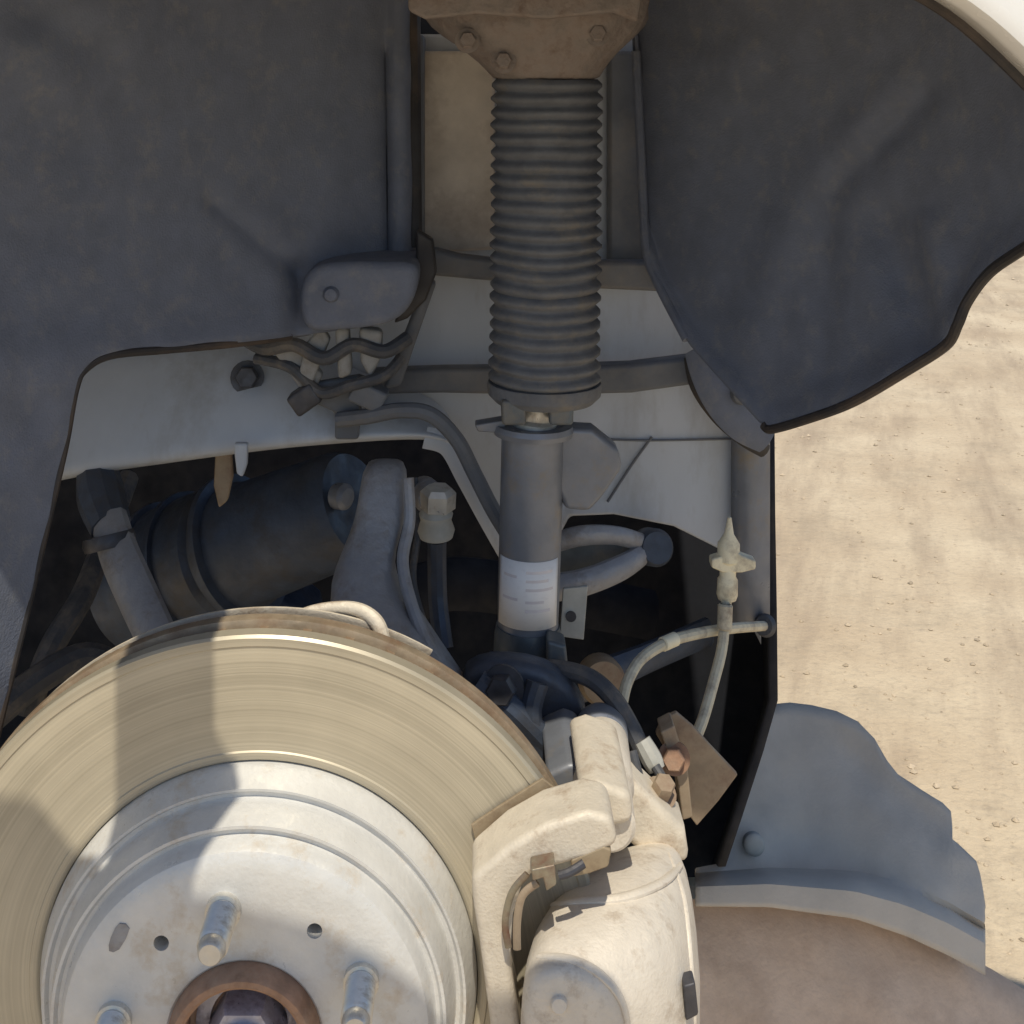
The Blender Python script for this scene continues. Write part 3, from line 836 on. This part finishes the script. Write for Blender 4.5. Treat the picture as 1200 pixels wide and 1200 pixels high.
# drill the two jacking holes and a small slot through the hat face
cut = bmesh.new()
for ang, rr_, r_ in ((131, .0552, .0034), (57, .056, .0034)):
    a = R(ang)
    a_lathe(cut, [(0, -.05), (r_, -.05), (r_, -.02), (0, -.02)], RC + Vector((math.cos(a) * rr_, 0, math.sin(a) * rr_)), AX, seg=20)
cut_o = obj('hole_cutter', cut, M['boltm'])
md = hat.modifiers.new('holes', 'BOOLEAN'); md.object = cut_o; md.operation = 'DIFFERENCE'; md.solver = 'EXACT'
bpy.context.view_layer.update()
dg = bpy.context.evaluated_depsgraph_get()
nm = bpy.data.meshes.new_from_object(hat.evaluated_get(dg))
hat.modifiers.clear()
hat.data = nm
nm.set_sharp_from_angle(angle=R(28))
bpy.data.objects.remove(cut_o, do_unlink=True)
obj('stamp_mark', poly(smooth_closed([(140, 1082), (152, 1088), (140, 1112), (128, 1114), (130, 1098)], 2), .5634, .5640, .5637), M['alu'], ro)

# ------------------------------------------------------------------ wheel hub with studs
HC = RC + Vector((0, -.0363, 0))
hu = thing('wheel_hub', 'wheel hub with rusty pilot ring and studs, centred in the rotor hat', 'wheel hub', HC)
obj('pilot_ring', lathe([(.0335, .004), (.0335, -.002), (.0325, -.0075), (.0310, -.009), (.0285, -.009), (.0268, -.0075), (.0262, -.004), (.0262, .022), (.0335, .022)], HC, AX, seg=72), M['rust'], hu)
obj('hub_bore', lathe([(.0262, .012), (.020, .013), (.0, .013)], HC, AX, seg=48), M['rust'], hu)
nb = obj('axle_nut', lathe([(0, .014), (.0175, .014), (.0175, -.002), (.0158, -.005), (.0118, -.005), (.0118, -.001), (0, -.001)], HC, AX, seg=6), M['nut'], hu)
obj('axle_end', lathe([(0, .01), (.0108, .01), (.0108, -.008), (.0096, -.0095), (.004, -.0095), (.003, -.006), (0, -.006)], HC, AX, seg=32), M['nut'], nb)
obj('nut_washer', lathe([(.0175, .014), (.0235, .014), (.0235, .011), (.0172, .0105)], HC, AX, seg=48), M['nut'], nb)
# studs: threaded, chamfered tip; tip points out of the car
sp_ = [(0, .004), (.0078, .004), (.0078, -.003), (.0064, -.0035)]
h = -.0045
while h > -.0255:
    sp_ += [(.0067, h), (.0059, h - .00075)]
    h -= .0015
sp_ += [(.0060, -.0262), (.0052, -.0290), (.0044, -.0300), (0, -.0300)]
sm_o = None
for i in range(5):
    a = R(99 - 72 * i)
    off = Vector((math.cos(a) * .05715, 0, math.sin(a) * .05715))
    if sm_o is None:
        sm_o = obj('wheel_stud', lathe(sp_, HC, AX, seg=24), M['steel'], hu, smooth=25)
        o = sm_o
    else:
        o = sm_o.copy(); C.objects.link(o); o.parent = hu
    o.location = off

# dust shield behind the rotor, with the pale loop over the top edge
ds = thing('dust_shield', 'pale dusty splash plate behind the rotor with a loop above its top edge', 'dust shield', RC + Vector((0, .05, -.15)))
obj('shield_plate', lathe([(.045, .040), (.150, .040), (.1565, .036), (.1585, .036), (.1585, .0375), (.152, .0415), (.045, .0415), (.045, .040)], RC, AX, seg=96, a0=R(35), a1=R(300)), M['bracket'], ds)
obj('shield_loop', tube([(330, 742, .640), (352, 722, .642), (384, 713, .642), (418, 714, .640), (440, 728, .637), (449, 750, .634), (451, 775, .634)], [.0028, .003, .003, .0034, .0038, .0036, .003], flat=.9), M['bracket'], ds)
obj('shield_loop_web', poly([(392, 712), (420, 712), (444, 730), (450, 756), (430, 752), (424, 734), (404, 722)], .641, .643, .640), M['bracket'], ds, bevel=.0006)

# ------------------------------------------------------------------ brake caliper
cp = thing('brake_caliper', 'cream coloured cast brake caliper gripping the right side of the rotor', 'brake caliper', W(700, 1300, .60))
br = [(553, 1022), (596, 985), (640, 960), (688, 946), (716, 952), (724, 984), (692, 1000), (650, 1011), (626, 1016), (611, 1036), (601, 1070), (598, 1120), (609, 1200), (622, 1320),
      (590, 1320), (575, 1200), (562, 1100), (554, 1050)]
obj('carrier', poly(br, .566, .5965, .570), M['bracket'], cp, bevel=0.0035, segs=3)
# carrier bridge over the rotor edge, outside the disc
obj('carrier_bridge', poly([(676, 925, .597), (700, 917, .597), (740, 930, .597), (748, 990, .58), (700, 1000, .58)], .5965, .665), M['bracket'], cp, bevel=0.004, segs=3)
# brake pad backing plate edge along the disc
obj('pad_plate', poly([(552, 968, .597), (585, 946, .597), (636, 913, .597), (652, 926, .597), (640, 940, .597), (596, 966, .597), (560, 998, .597)], .5975, .5993), M['pad'], cp, bevel=.0005)
# main casting lofted from the outer face inwards over the rotor edge
def sect(pp, d):
    return [W(x, y, d) for x, y in pp]
secs = [
    sect([(640, 1160), (672, 1160), (694, 1170), (706, 1190), (712, 1230), (712, 1330), (640, 1330), (636, 1230)], .5435),
    sect([(618, 1136), (664, 1134), (702, 1152), (724, 1180), (732, 1230), (734, 1350), (618, 1350), (614, 1230)], .545),
    sect([(612, 1128), (668, 1122), (716, 1136), (752, 1164), (772, 1220), (778, 1360), (612, 1360), (608, 1230)], .551),
    sect([(612, 1104), (672, 1094), (730, 1094), (784, 1120), (806, 1200), (812, 1360), (612, 1360), (609, 1220)], .562),
    sect([(616, 1070), (680, 1054), (742, 1048), (796, 1070), (818, 1140), (826, 1340), (616, 1340), (612, 1200)], .585),
    sect([(640, 1040), (694, 1024), (750, 1014), (798, 1030), (820, 1090), (830, 1320), (640, 1320), (636, 1180)], .610),
    sect([(690, 1012), (718, 1003), (756, 992), (798, 1000), (818, 1050), (828, 1300), (700, 1300), (694, 1150)], .635),
    sect([(696, 1003), (722, 994), (758, 984), (792, 980), (808, 1020), (820, 1280), (704, 1280), (700, 1130)], .655),
    sect([(712, 1010), (730, 1000), (760, 992), (786, 992), (798, 1030), (806, 1260), (720, 1260), (714, 1130)], .662),
]
cb = obj('caliper_body', loft(secs), M['caliper'], cp, sub=2)
# raised crown rib over the bridge
bpy.context.view_layer.update()
_dg = bpy.context.evaluated_depsgraph_get()
_cbe = cb.evaluated_get(_dg)
def on_body(px, py):
    d = W(px, py, 1.0).normalized()
    inv = _cbe.matrix_world.inverted()
    hit, loc, nrm, idx = _cbe.ray_cast(inv @ Vector((0, 0, 0)), (inv.to_3x3() @ d).normalized())
    return (_cbe.matrix_world @ loc) if hit else None
def ridge(name, pp, r, m, flat=.6):
    pts = [on_body(*p) for p in cr(pp, 5)]
    pts = [p for p in pts if p is not None]
    if len(pts) > 3:
        n = len(pts)
        obj(name, a_tube(bmesh.new(), pts, [r * (.35 + .65 * math.sin(math.pi * (i + .5) / n) ** .5) for i in range(n)], flat=flat, up=(0, -.5, 1)), m, cp)
ridge('casting_ridge', [(632, 1062), (680, 1056), (730, 1052), (776, 1034), (800, 1010)], .0030, M['caliper'])
ridge('casting_ridge', [(630, 1120), (668, 1124), (704, 1142), (730, 1176), (740, 1230)], .0022, M['caliper'])
ridge('parting_line', [(784, 1000), (800, 1050), (808, 1120), (814, 1200)], .0016, M['caliper'])
obj('casting_boss', lathe([(0, -.0022), (.0030, -.0022), (.0036, -.0014), (.0038, .004), (0, .004)], on_body(655, 1176), (0, 1, -.1), seg=20), M['caliper'], cp)
# guide pin housing, lying along the axle with a domed cap on the inner end
gx, gz = W(706, 900, .655).x, W(706, 905, .655).z
pin0 = Vector((gx - .002, .602, gz + .002))
obj('guide_pin', lathe([(0, 0), (.0105, 0), (.0125, .002), (.0125, .030), (.0140, .034), (.0140, .078), (.0125, .081), (0, .081)], pin0, Vector((.05, 1, .0)), seg=36), M['caliper'], cp)
obj('pin_cap', lathe([(.0125, .080), (.0142, .081), (.0145, .090), (.0125, .097), (.007, .101), (0, .102)], pin0, Vector((.05, 1, .0)), seg=36), M['strut'], cp)
obj('pin_flat', box(pin0 + Vector((-.008, .030, .006)), (.010, .050, .012), Matrix.Rotation(R(20), 3, 'Y')), M['caliper'], cp, bevel=.002)
obj('pin_arm', poly([(716, 900, .66), (742, 905, .66), (800, 960, .66), (806, 1000, .66), (760, 1000, .66), (716, 960, .66)], .650, .680), M['bracket'], cp, bevel=.005, segs=3)
# pad spring clips in the gap
obj('pad_clip', tube([(596, 1110, .5615), (592, 1080, .5612), (600, 1046, .561), (618, 1024, .561)], .0016, flat=.6), M['clip'], cp)
obj('pad_clip', tube([(606, 1112, .561), (606, 1080, .5605), (612, 1050, .560), (630, 1034, .560)], .0018, flat=.6), M['gold'], cp)
obj('pad_clip', poly([(622, 1016), (650, 1010), (652, 1034), (640, 1042), (636, 1026), (624, 1030)], .556, .566, .558), M['clip'], cp, bevel=.0008)
obj('pad_clip', tube([(655, 1026, .560), (668, 1022, .560), (684, 1012, .562)], .002), M['boltm'], cp)
obj('pad_ear', poly([(668, 1002, .57), (706, 986, .57), (716, 990, .57), (712, 1010, .57), (690, 1018, .57), (670, 1022, .57)], .566, .60), M['pad'], cp, bevel=.001)
obj('body_notch', poly([(800, 1152), (814, 1148), (818, 1186), (803, 1194)], .566, .575, .568), M['boltm'], cp, bevel=.001)

# ------------------------------------------------------------------ hose, bracket, cables round the caliper
bh = thing('brake_hose', 'dark rubber brake hose arching from the strut down to the caliper', 'hose', W(765, 930, .68))
obj('hose_body', tube([(585, 800, .735), (612, 786, .73), (650, 784, .72), (690, 794, .71), (718, 818, .70), (738, 850, .695), (752, 880, .69)], .0050, n=8), M['hose'], bh)
obj('hose_fitting', tube([(752, 868, .69), (764, 890, .686), (770, 902, .684)], [.0050, .0056, .0046]), M['tagm'], bh)
obj('hose_sleeve', tube([(740, 880, .675), (748, 910, .67), (758, 938, .668), (768, 946, .668)], .0030), M['hose'], bh)
obj('hose_sleeve', tube([(768, 898, .68), (778, 918, .675), (776, 944, .67), (770, 958, .668)], .0026), M['hose'], bh)
obj('banjo_bolt', hexbolt(W(772, 932, .668), (.2, -.5, .8), .006, .012), M['gold'], bh)

gb = thing('hose_bracket', 'tan steel hose bracket plate right of the brake hose', 'bracket', W(820, 965, .72))
rows = []
gp = [(768, 858), (776, 840), (792, 833), (812, 850), (832, 872), (864, 906), (842, 936), (816, 966), (806, 952), (802, 920), (788, 892)]
obj('plate', poly(gp, .716, .7195, .718), M['gold'], gb, bevel=.0008)
obj('plate_fold', poly([(774, 858), (790, 850), (806, 900), (812, 958), (800, 962), (794, 916)], .700, .716, .70), M['gold'], gb, bevel=.001)
obj('plate_bolt', hexbolt(W(790, 888, .70), (-.2, -1, .3), .006, .009), M['rust'], gb)

ca1 = thing('sensor_cable', 'cream sensor cable hanging down from its plug, with a cross-shaped clip', 'cable', W(815, 870, .74))
obj('cable', tube([(812, 872, .74), (824, 842, .75), (836, 800, .765), (846, 760, .78), (850, 720, .79), (853, 684, .795)], .0033), M['cable'], ca1)
obj('plug_body', lathe([(0, 0), (.0055, 0), (.0065, .003), (.0062, .012), (.0050, .014), (.0050, .022), (.0068, .024), (.0068, .034), (.0030, .040), (.0012, .050), (0, .051)], W(852, 702, .795), (0.03, 0, 1), seg=20), M['cream'], ca1)
obj('plug_wing', poly([(832, 652), (846, 648), (857, 640), (868, 648), (884, 654), (884, 664), (868, 668), (846, 668), (832, 662)], .790, .799, .795), M['cream'], ca1, bevel=.0012)
obj('cable_sleeve', lathe([(.0034, 0), (.0046, .001), (.0046, .014), (.0034, .015)], W(849, 738, .785), (0.06, .15, 1), seg=16), M['cable'], ca1)
ca2 = thing('wheel_speed_cable', 'beige cable bowing from the caliper to the dark side wall', 'cable', W(735, 830, .72))
cpath = [(728, 830, .72), (735, 800, .73), (752, 772, .745), (784, 752, .76), (820, 742, .78), (860, 736, .81), (902, 733, .865)]
obj('cable', tube(cpath, .0032), M['cable'], ca2)
obj('cable_grommet', lathe([(.003, -.004), (.006, -.004), (.0075, 0), (.006, .004), (.003, .004)], W(897, 733, .858), W(902, 733, .865) - W(860, 736, .81), seg=20), M['hose'], ca2)
obj('cable_tape', lathe([(.0032, -.006), (.0041, -.0055), (.0041, .0055), (.0032, .006)], W(784, 752, .76), W(820, 742, .78) - W(752, 772, .745), seg=16), M['cream'], ca2)

# ------------------------------------------------------------------ loose splash shield at the lower right
YT = [(815, 1018), (838, 1014), (846, 1000), (858, 962), (872, 926), (890, 870), (905, 826), (925, 824), (950, 827), (980, 834), (1005, 846), (1025, 866), (1040, 892), (1052, 908), (1080, 926), (1104, 941), (1114, 952),
      (1115, 984), (1130, 998), (1143, 1010), (1149, 1032), (1153, 1062)]
YS = [(815, 1026), (900, 1019), (1000, 1023), (1060, 1036), (1110, 1056), (1153, 1080)]
YL = [(815, 1062), (900, 1063), (1000, 1076), (1060, 1096), (1110, 1119), (1153, 1142)]
ss = thing('splash_shield', 'loose grey plastic splash shield with a scalloped edge, right of the caliper', 'splash shield', W(980, 1140, .93))
xs = sorted(set([815, 822, 830, 838, 842, 846, 852, 858, 865, 872, 880, 890, 897, 905, 915, 925, 938, 950, 965, 980, 992, 1005, 1015, 1025, 1033, 1040, 1046, 1052, 1066, 1080, 1092, 1104, 1110, 1113.5, 1114.5, 1116, 1122, 1130, 1137, 1143, 1147, 1150, 1153]))
cols = []
for x in xs:
    a, b, c = lerp1(YT, x), lerp1(YS, x), lerp1(YL, x)
    col = []
    for i in range(13):
        f = i / 12
        yy = a + (b - a) * f
        d = 1.06 - .10 * max(0, (yy - 824) / 220) + .006 * math.sin(x / 46) + .006 * bump_line(x, yy, 1000, 880, 1090, 960, 30) - .004 * math.exp(-(((x - 886) / 24) ** 2 + ((yy - 985) / 26) ** 2)) + .002 * mnoise.noise((x / 30, yy / 30, 1))
        col.append(W(x, yy, d))
    for i in range(1, 8):
        f = i / 7
        yy = b + (c - b) * f
        d = .965 - .03 * min(1, f * 3) - .012 * f
        col.append(W(x, yy, d - .0))
    cols.append(col)
obj('shield_panel', sheet(cols), M['shield'], ss, solid=0.004, smooth=35)
obj('clip', lathe([(0, -.003), (.005, -.0025), (.0075, -.001), (.008, 0), (.008, .006)], W(884, 990, .9725), (0, 1, -.3), seg=20), M['tagm'], ss)
obj('clip', lathe([(0, -.003), (.004, -.0025), (.006, -.001), (.0065, 0), (.0065, .006)], W(1121, 1036, .962), (0, 1, -.3), seg=20), M['tagm'], ss)

# brown curved sheet swelling out below the shield's lower band
M['brown_tone'] = mat('brown_mottled', (0.80, 0.585, 0.415), rough=0.9, var=0.13, scale=20, bump=0.5, bscale=300, dirt=(0.66, 0.47, 0.33), damt=0.34, dscale=34, spec=0.2)
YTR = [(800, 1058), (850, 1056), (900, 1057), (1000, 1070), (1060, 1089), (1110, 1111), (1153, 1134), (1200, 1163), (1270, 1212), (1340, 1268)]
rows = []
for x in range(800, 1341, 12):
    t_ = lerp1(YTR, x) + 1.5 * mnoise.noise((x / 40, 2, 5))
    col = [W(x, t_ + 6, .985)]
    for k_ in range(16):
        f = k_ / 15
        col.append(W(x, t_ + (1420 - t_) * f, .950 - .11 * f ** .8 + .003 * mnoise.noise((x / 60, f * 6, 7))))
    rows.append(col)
ut = obj('brown_sheet', sheet(rows), M['brown_tone'], solid=.004, smooth=60)
tag(ut, 'brown rounded sheet below the grey splash shield, bottom right corner', 'brown_sheet')

# ------------------------------------------------------------------ unseen shade caster, added above the arch, above the picture; its shade falls on rotor and hub
wl = thing('shade_caster', 'added unseen shade caster above the arch, shading the rotor and hub', 'shade caster', (-0.142, .40, .125))
LZ = .125
def caster(px, py, d):
    """point of the added shade caster at height LZ whose shade reaches this point of the brake"""
    t = W(px, py, d)
    k_ = (LZ - t.z) / SUN.z
    return (t.x + SUN.x * k_, t.y + SUN.y * k_)
def plate(pp, th):
    bm = bmesh.new()
    lo = [bm.verts.new((x, y_, LZ - th / 2)) for x, y_ in pp]
    hi = [bm.verts.new((x, y_, LZ + th / 2)) for x, y_ in pp]
    bm.faces.new(lo); bm.faces.new(hi[::-1])
    for i in range(len(pp)):
        j = (i + 1) % len(pp)
        bm.faces.new((lo[i], lo[j], hi[j], hi[i]))
    return bm
hx, hy = caster(190, 1060, .564)
obj('arm', plate([(-.168, hy), (-.126, hy), (-.108, caster(280, 930, .59)[1]), (-.112, caster(285, 900, .60)[1]), (-.122, caster(245, 860, .60)[1]), (-.124, .50), (-.168, .50)], .006), M['bar'], wl, bevel=.001)  # strip outlined to throw the shadow band on the rotor
obj('caster_block', box((-0.146, .495, LZ - .02), (.036, .03, .05)), M['boltm'], wl, bevel=.003)
hd = [caster(*p) for p in ((-40, 930, .60), (40, 940, .60), (84, 985, .595), (108, 985, .58), (135, 1020, .57), (170, 1042, .564), (300, 1072, .564), (380, 1094, .564), (470, 1146, .564), (512, 1172, .564), (612, 1100, .545), (680, 1110, .545), (722, 1142, .545), (738, 1190, .545))]
hd += [(hd[-1][0], hd[-1][1] - .10), (hd[0][0], hd[-1][1] - .10)]
obj('caster_head', plate(hd, .006), M['bar'], wl, bevel=.001)
